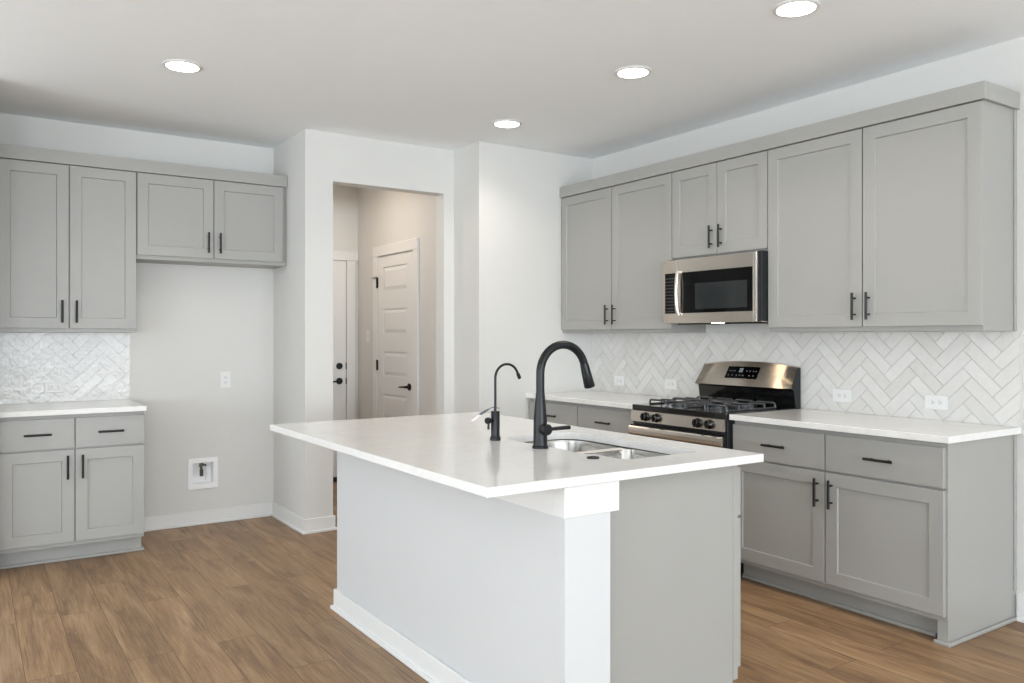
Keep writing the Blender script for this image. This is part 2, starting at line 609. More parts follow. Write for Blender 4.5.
def five_panel_door(y0, y1, z1, x):
    m = MB()
    bm = m.bm
    ps = [(.25, .465), (.625, .84), (1.0, 1.21), (1.37, 1.585), (1.745, 1.955)]
    ya, yb = y0 + .11, y1 - .12
    m.box(x - .003, y0, .012, x, y1, z1)                      # backing behind the panels
    t = .012
    m.box(x - t, y0, .012, x - .003, ya, z1)
    m.box(x - t, yb, .012, x - .003, y1, z1)
    zs = [.012] + [v for p in ps for v in p] + [z1]
    for i in range(0, len(zs), 2):
        m.box(x - t, ya, zs[i], x - .003, yb, zs[i + 1])
    for a, c in ps:
        g = .036
        o = [bm.verts.new((x - .004, yy, zz)) for yy, zz in ((ya + .006, a + .006), (yb - .006, a + .006), (yb - .006, c - .006), (ya + .006, c - .006))]
        i = [bm.verts.new((x - .0115, yy, zz)) for yy, zz in ((ya + g, a + g), (yb - g, a + g), (yb - g, c - g), (ya + g, c - g))]
        fs = [bm.faces.new(i)]
        for k in range(4):
            fs.append(bm.faces.new((o[k], o[(k + 1) % 4], i[(k + 1) % 4], i[k])))
        for f in fs:
            f.normal_update()
            if f.normal.x > 0:
                f.normal_flip()
    return m


d2 = struct('door_2', five_panel_door(5.99, 6.684, 2.045, XH - .001), 'trim')
m = MB().lathe([(.030, 0), (.030, .009), (.022, .014), (.011, .016), (.011, .05)], (XH - .013, 6.052, .924), (-1, 0, 0))
m.tube([(XH - .06, 6.045, .924), (XH - .062, 6.10, .922), (XH - .058, 6.165, .918)], [.010, .0085, .0055])
m.build('door_handle', 'black', d2, smooth=40)
hg = MB().box(XH - .018, 6.672, 1.825 - .044, XH - .012, 6.70, 1.825 + .044, .001)
hg.tube([(XH - .022, 6.688, 1.777), (XH - .022, 6.688, 1.873)], .006)
h0 = hg.build('hinge', 'black', d2)
for dz in (1.089 - 1.825, .25 - 1.825):
    h = copy_tree(h0, d2)
    h.location.z = dz
m = MB().tube([(XH - .022, 6.672, 1.871), (XH - .030, 6.72, 1.871), (XH - .028, 6.765, 1.871)], .0045)
m.tube([(XH - .022, 6.688, 1.871), (XH - .045, 6.645, 1.871)], .0045)
m.build('hinge_pin_stop', 'black', d2)

# ------------------------------------------------------------------ cabinets
def bar_handle(u, z, vert, vface, parent, L=.14):
    """black bar pull in front of the face at v = vface, on two posts"""
    m = MB()
    v = vface - .030
    r = .0066
    if vert:
        m.tube([(u, v, z - L / 2), (u, v, z + L / 2)], r, 12)
        for s in (-.042, .042):
            m.tube([(u, vface, z + s), (u, v, z + s)], .0048, 10)
    else:
        m.tube([(u - L / 2, v, z), (u + L / 2, v, z)], r, 12)
        for s in (-.042, .042):
            m.tube([(u + s, vface, z), (u + s, v, z)], .0048, 10)
    return m.build('handle', 'black', parent, smooth=40)


def fronts(root, doors, drawers, v0=0.0, t=.019):
    """doors: (u0,u1,z0,z1,handle side,'top'|'bottom'); drawers: (u0,u1,z0,z1)"""
    for u0, u1, z0, z1, side, end in doors:
        d = MB().panel_front(u0, u1, z0, z1, v0, t).build('door', 'cabinet', root)
        hu = u0 + .036 if side == 'l' else u1 - .036
        hz = z0 + .105 if end == 'bottom' else z1 - .095
        bar_handle(hu, hz, True, v0 - t, d)
    for u0, u1, z0, z1 in drawers:
        d = MB().panel_front(u0, u1, z0, z1, v0, t, flat=True).build('drawer', 'cabinet', root)
        bar_handle((u0 + u1) / 2, (z0 + z1) / 2, False, v0 - t, d)


def upper(name, label, loc, rz, W, zb, zt, D, doors, z_front, group=None, extra=None):
    r = thing(name, label, 'cabinet', loc, rz, group or 'grey wall cabinets')
    g = .0006
    m = MB()
    z0 = zb - loc[2]
    z1 = zt - loc[2]
    m.box(g, 0, z0, W - g, D - .001, z1, .001)
    m.build('carcass', 'cabinet', r)
    for u0, u1, side in doors:
        d = MB().panel_front(u0, u1, z_front[0] - loc[2], z_front[1] - loc[2], -.0005, .019).build('door', 'cabinet', r)
        hu = u0 + .036 if side == 'l' else u1 - .036
        bar_handle(hu, z_front[0] - loc[2] + .105, True, -.0195, d)
    return r


xc = XR - DU + .0195          # carcass front plane of the right uppers (world X)
RZ_R, RZ_I = -PI / 2, PI / 2
Y1, Y2, Y3, Y4 = YP, 3.7936, 3.0313, 1.8497
UT = 2.4395
# doors' top edge 2.411, just under the frieze
up_r = DU - .0195
upper('wall_cabinet', 'tall grey two-door wall cabinet in the far corner, left of the microwave', (xc, Y1 - .002, 1.369), RZ_R, Y1 - .002 - Y2, 1.369, UT, up_r,
      [(.006, Y1 - .002 - 4.3926, 'r'), (Y1 - .002 - 4.3864, Y1 - .002 - Y2 - .0032, 'l')], (1.3935, 2.4115))
upper('wall_cabinet', 'short grey two-door wall cabinet directly above the microwave', (xc, Y2, 1.8365), RZ_R, Y2 - Y3, 1.8365, UT, up_r,
      [(.0032, Y2 - 3.4128, 'r'), (Y2 - 3.4084, Y2 - Y3 - .0032, 'l')], (1.851, 2.4115))
rr = upper('wall_cabinet', 'tall grey two-door wall cabinet nearest the camera, right of the microwave', (xc, Y3, 1.369), RZ_R, Y3 - Y4, 1.369, UT, up_r,
           [(.0032, Y3 - 2.4424, 'r'), (Y3 - 2.4358, Y3 - Y4 + .002, 'l')], (1.3935, 2.4115))
MB().box(Y3 - Y4, up_r - .022, 0, Y3 - Y4 + .006, up_r - .001, UT - 1.369, .001).build('scribe_strip', 'cabinet', rr)

# frieze boards on top of the wall cabinets
cr = thing('crown_trim', 'long grey flat trim board along the top of the cabinets on the range wall', 'trim board', (XR - DU, YP, 2.4158), 0, 'grey cabinet trim boards')
m = MB()
m.box(XR - DU - .012, Y4 - .02, 2.4158, XR - DU + .0185, YP - .002, 2.4963, .0015)
m.build('front_board', 'cabinet', cr, (XR - DU, YP, 2.4158))
m = MB().box(XR - DU + .0187, Y4 - .02, 2.4158, XR - .001, Y4 - .0008, 2.4963, .0015)
m.build('return_board', 'cabinet', cr, (XR - DU, YP, 2.4158))

# back wall uppers
yc = YB - DU + .0195
upper('wall_cabinet', 'tall grey two-door wall cabinet at the left edge, above the short counter', (.1325, yc, 1.369), 0, .9015 - .1325, 1.369, UT, up_r,
      [(.003,   .5112 - .1325, 'r'), (.5180 - .1325, .9015 - .1325 - .0035, 'l')], (1.3942, 2.4115))
rr = upper('wall_cabinet', 'short grey two-door wall cabinet above the empty refrigerator space', (.9015, yc, 1.851), 0, XF - .9015 - .002, 1.851, UT, up_r,
           [(.0035, 1.3836 - .9015, 'r'), (1.3888 - .9015, 1.866 - .9015, 'l')], (1.8765, 2.4115))
cl = thing('crown_trim', 'grey flat trim board along the top of the cabinets on the back wall', 'trim board', (XF, YB - DU, 2.4158), 0, 'grey cabinet trim boards')
m = MB().box(XL + .002, YB - DU - .012, 2.4158, XF - .002, YB - DU + .0185, 2.4963, .0015)
m.build('front_board', 'cabinet', cl, (XF, YB - DU, 2.4158))


def base(name, label, loc, rz, W, D, cols, end=None, shoe_ends=(0, 0)):
    """base cabinet, local u along the front, v into the wall; cols: (u0,u1,handle side)"""
    r = thing(name, label, 'cabinet', loc, rz, 'grey base cabinets')
    m = MB()
    m.box(.0006, 0, .102, W - .0006, D - .001, .883, .001)
    m.build('carcass', 'cabinet', r)
    k = MB()
    kw = W - (.0008 if end == 'r' else .004 if end == 'kick' else .001)
    kx = kw - (.08 if end == 'r' else 0)
    k.box(.001, .075, 0, kx, .09, .1015)
    k.build('toe_kick', 'cabinet', r)
    s = MB()
    s.box(.001, .060, 0, kx + (.015 if end == 'kick' else 0), .0748, .018, .003)
    if end == 'kick':
        s.box(kw + .0005, .0752, 0, kw + .0145, D - .03, .018, .003)
        k2 = MB().box(kw - .015, .0905, 0, kw, D - .002, .1015)
        k2.build('toe_kick', 'cabinet', r)
    s.build('shoe_molding', 'cabinet', r)
    if end == 'r':
        e = MB()
        # finished end panel: runs to the floor, notched stile at the front
        e.prism([(0, 0), (0, .883), (D - .001, .883), (D - .001, 0), ], W, W + .006, axis='x')
        e.box(W - .040, 0, 0, W - .0002, .018, .1015)
        e.build('end_panel', 'cabinet', r)
        q = MB().box(W - .052, -.015, 0, W + .021, -.0005, .018, .004).box(W + .0065, -.0004, 0, W + .021, D - .001, .018, .004)
        q.build('shoe_molding', 'cabinet', r)
        MB().box(W + .0065, D - .024, .14, W + .0125, D - .001, .883, .001).build('scribe_strip', 'cabinet', r)
    for u0, u1, side in cols:
        d = MB().panel_front(u0, u1, .1268, .6735, -.0005, .019).build('door', 'cabinet', r)
        hu = u0 + .036 if side == 'l' else u1 - .036
        bar_handle(hu, .5725, True, -.0195, d)
        d = MB().panel_front(u0, u1, .684, .8605, -.0005, .019, flat=True).build('drawer', 'cabinet', r)
        bar_handle((u0 + u1) / 2, .7715, False, -.0195, d)
    return r


xb = 3.5145
yr = 3.024
base('base_cabinet', 'grey two-drawer two-door base cabinet right of the range, with finished end', (xb, yr, 0), RZ_R, yr - 1.8555, XR - xb - .001,
     [(.003, yr - 2.4465, 'r'), (yr - 2.4395, yr - 1.8555 - .003, 'l')], end='r')
base('base_cabinet', 'grey base cabinet behind the faucet, between pantry wall and range', (xb, YP - .002, 0), RZ_R, YP - .002 - 3.80, XR - xb - .001,
     [(.012, YP - .002 - 4.398, 'r'), (YP - .002 - 4.392, YP - .002 - 3.80 - .003, 'l')])
ybb = YB - .6005
base('base_cabinet', 'grey two-drawer base cabinet at the left edge, under the short counter', (.1325, ybb, 0), 0, .8985 - .1325, YB - ybb - .001,
     [(.004, .5145 - .1325, 'r'), (.5205 - .1325, .8985 - .1325 - .0015, 'l')], end='kick')

# ------------------------------------------------------------------ worktops
def slab(name, label, x0, y0, x1, y1, loc):
    m = MB().box(x0, y0, .8835, x1, y1, .914, .0025, 2)
    o = m.build(name, 'quartz', None, loc)
    o.location = loc
    return tag(o, label, 'countertop', 'white quartz countertops')


slab('countertop', 'white quartz countertop right of the range, with an exposed end', 3.473, 1.823, XR - .0005, 3.0275, (3.473, 1.823, .8835))
slab('countertop', 'white quartz countertop left of the range, in the corner by the pantry wall', 3.473, 3.7955, XR - .0005, YP - .0005, (3.473, 3.7955, .8835))
slab('countertop', 'short white quartz countertop at the left edge on the back wall', XL + .001, YB - .648, .9072, YB - .0005, (XL, YB - .648, .8835))

# ------------------------------------------------------------------ herringbone backsplashes
def herringbone(name, label, loc, rz, W, H, shift=0.0):
    """local u along the wall, z up; face towards -v"""
    r = thing(name, label, 'backsplash', loc, rz, 'herringbone backsplashes')
    MB().box(0, -.005, 0, W, -.0004, H).build('grout_bed', 'grout', r)
    wt, lt = .0625, .1980                 # tile width and length
    bm = bmesh.new()
    lay = bm.faces.layers.float.new('tone')
    R = math.cos(PI / 4)
    g = .0010
    rng = random.Random(11)

    def tile(x0, y0, x1, y1):
        cs = [(x0 + g, y0 + g), (x1 - g, y0 + g), (x1 - g, y1 - g), (x0 + g, y1 - g)]
        pts = [(R * (x - y) + shift, R * (x + y)) for x, y in cs]
        if max(p[0] for p in pts) < 0 or min(p[0] for p in pts) > W or max(p[1] for p in pts) < 0 or min(p[1] for p in pts) > H:
            return
        t = rng.random() * .55
        a, b2 = rng.uniform(-.006, .006), rng.uniform(-.006, .006)
        cu = sum(p[0] for p in pts) / 4
        cz = sum(p[1] for p in pts) / 4
        top = [bm.verts.new((u, -.0085 + a * (u - cu) + b2 * (z - cz), z)) for u, z in pts]
        bot = [bm.verts.new((u, -.0046, z)) for u, z in pts]
        fs = [bm.faces.new(top)]
        for k in range(4):
            fs.append(bm.faces.new((bot[k], bot[(k + 1) % 4], top[(k + 1) % 4], top[k])))
        for f in fs:
            f[lay] = t
    for mm in range(-4, int(W / .29) + 4):
        for j in range(-14, int(H / .08) + 20):
            x, y = j * wt + mm * lt, j * wt - mm * lt
            tile(x, y, x + lt, y + wt)
            tile(x + lt, y + wt - lt, x + lt + wt, y + wt)
    bmesh.ops.recalc_face_normals(bm, faces=bm.faces)
    for co, no in (((0, 0, 0), (-1, 0, 0)), ((W, 0, 0), (1, 0, 0)), ((0, 0, 0), (0, 0, -1)), ((0, 0, H), (0, 0, 1))):
        bmesh.ops.bisect_plane(bm, geom=bm.verts[:] + bm.edges[:] + bm.faces[:], plane_co=co, plane_no=no, clear_outer=True)
    q = MB()
    q.bm.free()
    q.bm = bm
    o = q.build('tiles', 'tile', r)
    return r


bsR = herringbone('tile_backsplash', 'pale herringbone tile backsplash along the range wall', (XR - .0002, YP - .001, .9145), RZ_R, YP - .001 - 1.823, 1.3685 - .9145)
MB().box(YP - .001 - 1.823 + .0002, -.0095, 0, YP - .001 - 1.8155, -.0004, 1.3685 - .9145).build('edge_trim', 'tile', bsR)
bsL = herringbone('tile_backsplash', 'pale herringbone tile backsplash above the short left counter', (XL + .001, YB - .0002, .9145), 0, .904 - XL - .001, 1.3685 - .9145, .196)
MB().box(.9042 - XL - .001, -.0095, 0, .9105 - XL - .001, -.0004, 1.3685 - .9145).build('edge_trim', 'tile', bsL)

# ------------------------------------------------------------------ island
IX0, IX1, IY0, IY1 = 1.2134, 2.4063, 1.9345, 3.9263
IO = (1.9, 2.9, 0)
isl = thing('island_cabinet', 'white kitchen island body with a grey end panel, in the middle of the room', 'kitchen island', IO)
WX, SY, NY = 1.501, 1.948, 3.782
MB().prism([(WX, SY), (1.682, SY), (1.682, 2.09), (1.645, 2.09), (1.645, NY), (WX, NY)], 0, .8828).build('knee_wall', 'island', isl, IO)
m = MB()
m.box(WX - .003, SY - .003, .7885, 1.7175, 2.0, .8829, .0012)
m.box(WX - .003, 2.0, .7885, WX, NY + .003, .8829)
tag(m.build('apron_block', 'trim', isl, IO), 'white block and band under the countertop')
m = MB()
skirting(m, WX, NY, WX, SY, -1, 0, 1, 1)
skirting(m, WX, NY, 1.645, NY, 0, 1, 0, 0)
skirting(m, WX, SY, 1.682, SY, 0, -1, 0, 0)
m.build('baseboard', 'trim', isl, IO)
tag(MB().box(1.6875, 2.0, .07, 2.3150, 2.018, .8825, .0006).build('end_panel', 'cabinet', isl, IO), 'flat grey end panel')
MB().box(1.6875, 2.06, 0, 2.2645, 2.078, .0995).build('toe_kick', 'cabinet', isl, IO)
m = MB()
m.box(2.3165, 2.0, .085, 2.3420, 2.02, .8825, .001)
m.box(2.3165, 2.0205, .102, 2.3420, 2.0395, .8825)
m.box(2.3165, NY - .04, .102, 2.3420, NY - .018, .8825)
m.box(2.3165, 2.04, .102, 2.3420, NY - .041, .125)
m.box(2.3165, 2.04, .672, 2.3420, NY - .041, .686)
m.box(2.3165, 2.04, .86, 2.3420, NY - .041, .8825)
m.build('face_frame', 'cabinet', isl, IO)
MB().box(1.6455, NY - .0175, 0, 2.3420, NY, .8825, .001).build('back_panel', 'cabinet', isl, IO)
MB().box(2.265, 2.079, 0, 2.28, NY - .019, .1).build('toe_kick', 'cabinet', isl, IO)
MB().box(1.646, 2.079, .101, 2.3155, NY - .018, .118).build('floor_panel', 'cabinet', isl, IO)
# fronts on the range side: local frame turned by +90 degrees about the corner (2.3597, 2.0)
ifr = (2.3425, 2.0)


def island_front(u0, u1, z0, z1, side, flat):
    m = MB().panel_front(u0, u1, z0, z1, -.0005, .019, flat=flat)
    h = MB()
    v = -.0495
    def T(o):
        o.rotation_euler = (0, 0, RZ_I)
        o.location = Vector((ifr[0], ifr[1], 0)) - Vector(IO)
        return o
    d = T(m.build('drawer' if flat else 'door', 'cabinet', isl))
    if flat:
        bar_handle((u0 + u1) / 2, (z0 + z1) / 2, False, -.0195, d)
    else:
        bar_handle(u0 + .036 if side == 'l' else u1 - .036, z1 - .1, True, -.0195, d)


Lw = NY - 2.0
cuts = [0.002, .46, .905, 1.35, Lw - .002]
for i in range(4):
    a, c = cuts[i] + .0015, cuts[i + 1] - .0015
    island_front(a, c, .1268, .6735, 'r' if i % 2 == 0 else 'l', False)
    island_front(a, c, .684, .8605, 'l', True)


# sink opening
def rounded(pts, rads, n=6):
    out = []
    N = len(pts)
    for i in range(N):
        p0, p1, p2 = Vector(pts[i - 1]), Vector(pts[i]), Vector(pts[(i + 1) % N])
        r = rads[i] if isinstance(rads, (list, tuple)) else rads
        a = (p0 - p1).normalized()
        c = (p2 - p1).normalized()
        d = min(r, (p0 - p1).length * .48, (p2 - p1).length * .48)
        A, B = p1 + a * d, p1 + c * d
        for k in range(n + 1):
            t = k / n
            out.append(tuple((1 - t) ** 2 * A + 2 * t * (1 - t) * p1 + t * t * B))
    return out


cut = rounded([(1.888, 2.108), (2.256, 2.108), (2.256, 2.880), (1.862, 2.880), (1.862, 2.285), (1.888, 2.265)],
              [.05, .03, .13, .13, .02, .02], 8)
bm = bmesh.new()
zt, zb_ = .914, .8848
outer = [bm.verts.new((x, y, zt)) for x, y in ((IX0, IY0), (IX1, IY0), (IX1, IY1), (IX0, IY1))]
inner = [bm.verts.new((x, y, zt)) for x, y in cut]
es = []
for L_ in (outer, inner):
    for i in range(len(L_)):
        es.append(bm.edges.new((L_[i], L_[(i + 1) % len(L_)])))
bmesh.ops.triangle_fill(bm, use_beauty=True, use_dissolve=False, edges=es)
top = bm.faces[:]
r = bmesh.ops.extrude_face_region(bm, geom=top)
vs = [v for v in r['geom'] if isinstance(v, bmesh.types.BMVert)]
bmesh.ops.translate(bm, verts=vs, vec=(0, 0, zb_ - zt))
bmesh.ops.recalc_face_normals(bm, faces=bm.faces)
# soften the outer arrises
oe = [e for e in bm.edges if all((abs(v.co.x - IX0) < 1e-5 or abs(v.co.x - IX1) < 1e-5 or abs(v.co.y - IY0) < 1e-5 or abs(v.co.y - IY1) < 1e-5) for v in e.verts) and len(e.link_faces) == 2
      and e.calc_face_angle(0) > .5]
bmesh.ops.bevel(bm, geom=oe, offset=.0025, segments=2, affect='EDGES', profile=.5)
q = MB(); q.bm.free(); q.bm = bm
o = q.build('countertop', 'quartz', None, (1.8, 2.9, zb_))
o.location = (1.8, 2.9, zb_)
tag(o, 'large white quartz island countertop with a sink cutout', 'countertop', 'white quartz countertops')

# sink: two bowls with a low divider
SO = (2.06, 2.5, .70)
sk = thing('sink', 'undermount double-bowl stainless steel sink in the island countertop', 'sink', SO)


def bowl(outline, ztop, zbot):
    bm = bmesh.new()
    cxm = sum(p[0] for p in outline) / len(outline)
    cym = sum(p[1] for p in outline) / len(outline)
    def ring(f, z, grow=0):
        return [bm.verts.new((cxm + (x - cxm) * f, cym + (y - cym) * f, z)) for x, y in outline]
    prof = [(1.06, ztop), (1.0, ztop), (.985, ztop - .01), (.955, zbot + .05), (.93, zbot + .018), (.87, zbot + .004), (.75, zbot), (.3, zbot - .003)]
    rs = [ring(f, z) for f, z in prof]
    n = len(outline)
    for a, c in zip(rs, rs[1:]):
        for k in range(n):
            bm.faces.new((a[k], a[(k + 1) % n], c[(k + 1) % n], c[k]))
    bm.faces.new(rs[-1])
    bmesh.ops.recalc_face_normals(bm, faces=bm.faces)
    for f in bm.faces:
        f.normal_flip()
    bmesh.ops.solidify(bm, geom=bm.faces[:], thickness=-.0012)
    q = MB(); q.bm.free(); q.bm = bm
    return q


big = rounded([(1.857, 2.540), (2.258, 2.540), (2.258, 2.886), (1.857, 2.886)], [.06, .06, .135, .135], 8)
sml = rounded([(1.870, 2.102), (2.262, 2.102), (2.262, 2.512), (1.870, 2.512)], [.06, .04, .06, .06], 8)
b1 = bowl(big, .8795, .69).build('bowl', 'sink', sk, SO, smooth=50)
b2 = bowl(sml, .8795, .70).build('bowl', 'sink', sk, SO, smooth=50)
for bb, (x, y), z in ((b1, (2.06, 2.70), .690), (b2, (2.07, 2.31), .700)):
    MB().lathe([(.044, 0), (.044, .003), (.036, .004), (.03, -.001), (.01, -.002)], (x, y, z - .0005), n=24).build('drain', 'steel', bb, SO, smooth=40)
MB().box(1.872, 2.505, .8735, 2.255, 2.547, .8798, .0025).build('divider', 'satin', sk, SO)

# main faucet
FO = (1.817, 2.512, .914)
fc = thing('kitchen_faucet', 'tall matte black gooseneck kitchen faucet beside the island sink', 'faucet', FO)
MB().lathe([(.0315, .0002), (.0315, .006), (.0285, .010), (.0275, .012)], FO).build('base_ring', 'faucet', fc, FO, smooth=40)
MB().lathe([(.0272, .012), (.0268, .06), (.0255, .115), (.0215, .16), (.0175, .205), (.0164, .214)], FO).build('body', 'faucet', fc, FO, smooth=40)
zc_, R_ = 1.2000, .1105
pts = [(FO[0], FO[1], 1.1265), (FO[0], FO[1], 1.128), (FO[0], FO[1], 1.165)]
for k in range(0, 25):
    a = PI - (PI - math.radians(19)) * k / 24
    pts.append((FO[0] + R_ + R_ * math.cos(a), FO[1], zc_ + R_ * math.sin(a)))
MB().tube(pts, .0162, 20).build('spout', 'faucet', fc, FO, smooth=40)
e = Vector(pts[-1])
dv = Vector((math.sin(math.radians(17)), 0, -math.cos(math.radians(17))))
sp = MB().tube([e + dv * .0005, e + dv * .006, e + dv * .05, e + dv * .096, e + dv * .1], [.0160, .0172, .0198, .0222, .0205], 20)
sh = sp.build('spray_head', 'faucet', fc, FO, smooth=40)
bt = MB().tube([e + dv * .018 + Vector((-.015, -.003, -.004)), e + dv * .056 + Vector((-.018, -.003, -.004))], .0075, 10)
bt.build('button', 'faucet', sh, FO, smooth=40)
hb = MB().lathe([(.0215, 0), (.0215, .030), (.0200, .033)], (FO[0], FO[1] - .018, .989), (0, -1, 0))
hb.tube([(FO[0] + .012, FO[1] - .036, .9895), (FO[0] + .055, FO[1] - .040, .9905), (FO[0] + .108, FO[1] - .044, .9920)], [.0068, .0076, .0086], 12)
hb.build('lever_handle', 'faucet', fc, FO, smooth=40)

# filtered-water tap
TO = (1.802, 2.808, .914)
tp = thing('water_filter_tap', 'small thin black drinking-water tap left of the large faucet', 'faucet', TO)
MB().lathe([(.0225, .0002), (.0225, .012), (.019, .017), (.0185, .018)], TO, n=24).build('base_ring', 'faucet', tp, TO, smooth=40)
MB().lathe([(.0182, .018), (.0182, .118), (.0170, .1205)], TO, n=24).build('body', 'faucet', tp, TO, smooth=40)
R2, z2 = .0570, 1.1705
pts = [(TO[0], TO[1], 1.034), (TO[0], TO[1], 1.10), (TO[0], TO[1], 1.15)]
for k in range(0, 19):
    a = PI - (PI - math.radians(25)) * k / 18
    pts.append((TO[0] + R2 + R2 * math.cos(a), TO[1], z2 + R2 * math.sin(a)))
e2 = Vector(pts[-1])
d2v = Vector((math.sin(math.radians(25)), 0, -math.cos(math.radians(25))))
pts.append(tuple(e2 + d2v * .012))
MB().tube(pts, .0052, 12).build('spout', 'faucet', tp, TO, smooth=40)
MB().tube([e2 + d2v * .009, e2 + d2v * .032], .0075, 12).build('spout_tip', 'faucet', tp, TO, smooth=40)
kb = MB().lathe([(.006, 0), (.006, .016), (.0135, .017), (.0135, .029), (.012, .031)], (TO[0] - .017, TO[1], .9975), (-1, -.25, 0), n=20)
kb.tube([(TO[0] - .036, TO[1] - .005, .99), (TO[0] - .037, TO[1] - .005, .961)], .0048, 10)
kb.build('lever_handle', 'faucet', tp, TO, smooth=40)

# hang tag on the tap
GO = (1.80, 2.812, 1.04)
tg = thing('hang_tag', 'small white and blue tag dangling from the thin black tap', 'tag', GO)
def strip(pts, w_, th):
    m = MB()
    for (x0, z0), (x1, z1) in zip(pts, pts[1:]):
        dx, dz = x1 - x0, z1 - z0
        l = math.hypot(dx, dz)
        nx, nz = -dz / l * th, dx / l * th
        m.prism([(x0, z0), (x1, z1), (x1 + nx, z1 + nz), (x0 + nx, z0 + nz)], GO[1] - w_ / 2, GO[1] + w_ / 2, axis='y')
    return m
strip([(1.692, .998), (1.729, 1.022)], .022, .0012).build('paper_end', 'paper', tg, GO)
strip([(1.729, 1.022), (1.760, 1.0375)], .022, .0016).build('blue_label', 'blue', tg, GO)
m = strip([(1.760, 1.0375), (1.772, 1.043)], .014, .0016)
m.tube([(1.771, GO[1], 1.043), (1.79, GO[1] + .002, 1.050), (1.806, TO[1] - .008, 1.048), (1.818, TO[1] - .006, 1.046)], .0016, 8)
m.build('tie', 'blue', tg, GO)

# round black cap on the countertop
ac = MB().lathe([(.0225, .0003), (.0225, .004), (.020, .006), (.012, .0062), (.011, .0045)], (1.8192, 2.1988, .914), n=28)
o = ac.build('air_switch_button', 'faucet', None, (1.8192, 2.1988, .914), smooth=40)
o.location = (1.8192, 2.1988, .914)
tag(o, 'low round black button on the island counter in front of the sink', 'button')

# ------------------------------------------------------------------ gas range (local: u left->right seen from the front, v into the wall)
RY0, RY1 = 3.7905, 3.0325
RW = RY0 - RY1
RX = 3.465
rg = thing('gas_range', 'freestanding stainless steel gas range with black cooktop between the grey base cabinets', 'range', (RX, RY0, 0), RZ_R)
RD = 4.109 - RX
MB().box(0, 0, .06, RW, RD, .886, .002).build('body', 'blackside', rg)
for u in (.04, RW - .04):
    for v in (.05, RD - .06):
        MB().lathe([(.018, .0), (.018, .02), (.012, .022), (.012, .0605)], (u, v, 0), n=14).build('foot', 'rubber', rg)
# cooktop
ct = MB().box(.001, -.012, .8865, RW - .001, RD - .002, .9185, .004, 2)
cto = ct.build('cooktop', 'enamel', rg)
for u, v in ((.22, .175), (.22, .395), (RW - .22, .175), (RW - .22, .395)):
    bn = MB().lathe([(.052, .9187), (.050, .925), (.036, .927), (.036, .936), (.031, .939)], (u, v, 0), n=24).build('burner', 'iron', rg, smooth=40)
# grates
def grate(u0, u1):
    """two-burner grate: staple-shaped bars across, finger bars front to back"""
    m = MB()
    z, zb2, r, c = .9490, .9205, .0062, .014
    uc = (u0 + u1) / 2
    def staple(a, b, fixed, along):
        pts = [(a, zb2), (a + .002, z - c), (a + c * .35, z - c * .3), (a + c, z), (b - c, z), (b - c * .35, z - c * .3), (b - .002, z - c), (b, zb2)]
        m.tube([(p, fixed, q) if along == 'u' else (fixed, p, q) for p, q in pts], r, 8)
    for v in (.075, .275, .295, .495):
        staple(u0, uc - .008, v, 'u')
        staple(uc + .008, u1, v, 'u')
    for u in (u0, u1):
        m.tube([(u, .075, .9230), (u, .495, .9230)], .005, 8)
    for v in (.175, .395):
        for a, b in ((u0, uc - .045), (uc + .045, u1)):
            m.tube([(a, v, z - .003), (b, v, z - .003)], .0055, 8)
        m.tube([(u0, v, zb2), (u0, v, z - .002)], .0055, 8)
        m.tube([(u1, v, zb2), (u1, v, z - .002)], .0055, 8)
    for a, b in ((.075, .13), (.22, .275), (.295, .35), (.44, .495)):
        m.tube([(uc, a, z - .003), (uc, b, z - .003)], .0055, 8)
    return m
for u0, u1 in ((.068, .372), (RW - .372, RW - .068)):
    grate(u0, u1).build('grate', 'iron', rg, smooth=40)
# control panel and knobs
MB().prism([(-.010, .886), (-.024, .884), (-.030, .8185), (-.010, .8165)], .006, RW - .006, axis='x').build('control_panel', 'steel', rg)
for y in (3.642, 3.547, 3.216, 3.127):
    u = RY0 - y - .008
    k = MB().lathe([(.028, 0), (.028, .004), (.0235, .006), (.0215, .026), (.019, .030)], (u, -.0275, .852), (0, -1, .07), n=20)
    k.box(u - .0048, -.066, .831, u + .0048, -.046, .875, .002)
    k.build('knob', 'enamel', rg, smooth=35)
# vent strip, door, handle, drawer
MB().box(.004, -.006, .8005, RW - .004, -.0005, .8155).build('vent_strip', 'enamel', rg)
od = MB().box(.003, -.030, .262, RW - .003, -.001, .797, .004, 2).build('oven_door', 'enamel', rg)
MB().box(.0035, -.034, .700, RW - .0035, -.0305, .790, .001).build('trim_band', 'enamel', od)
MB().box(.09, -.0325, .36, RW - .09, -.0305, .66, .001).build('window', 'glass', od)
oh = MB()
oh.prism([(-.043, .738), (-.049, .746), (-.050, .766), (-.047, .782), (-.041, .789), (-.035, .786), (-.035, .741)], .002, RW - .002, axis='x')
oh.box(.012, -.036, .750, .04, -.030, .782).box(RW - .04, -.036, .750, RW - .012, -.030, .782)
oh.build('handle', 'steel', od)
MB().box(.003, -.026, .075, RW - .003, -.001, .255, .004, 2).build('drawer', 'steel', rg)
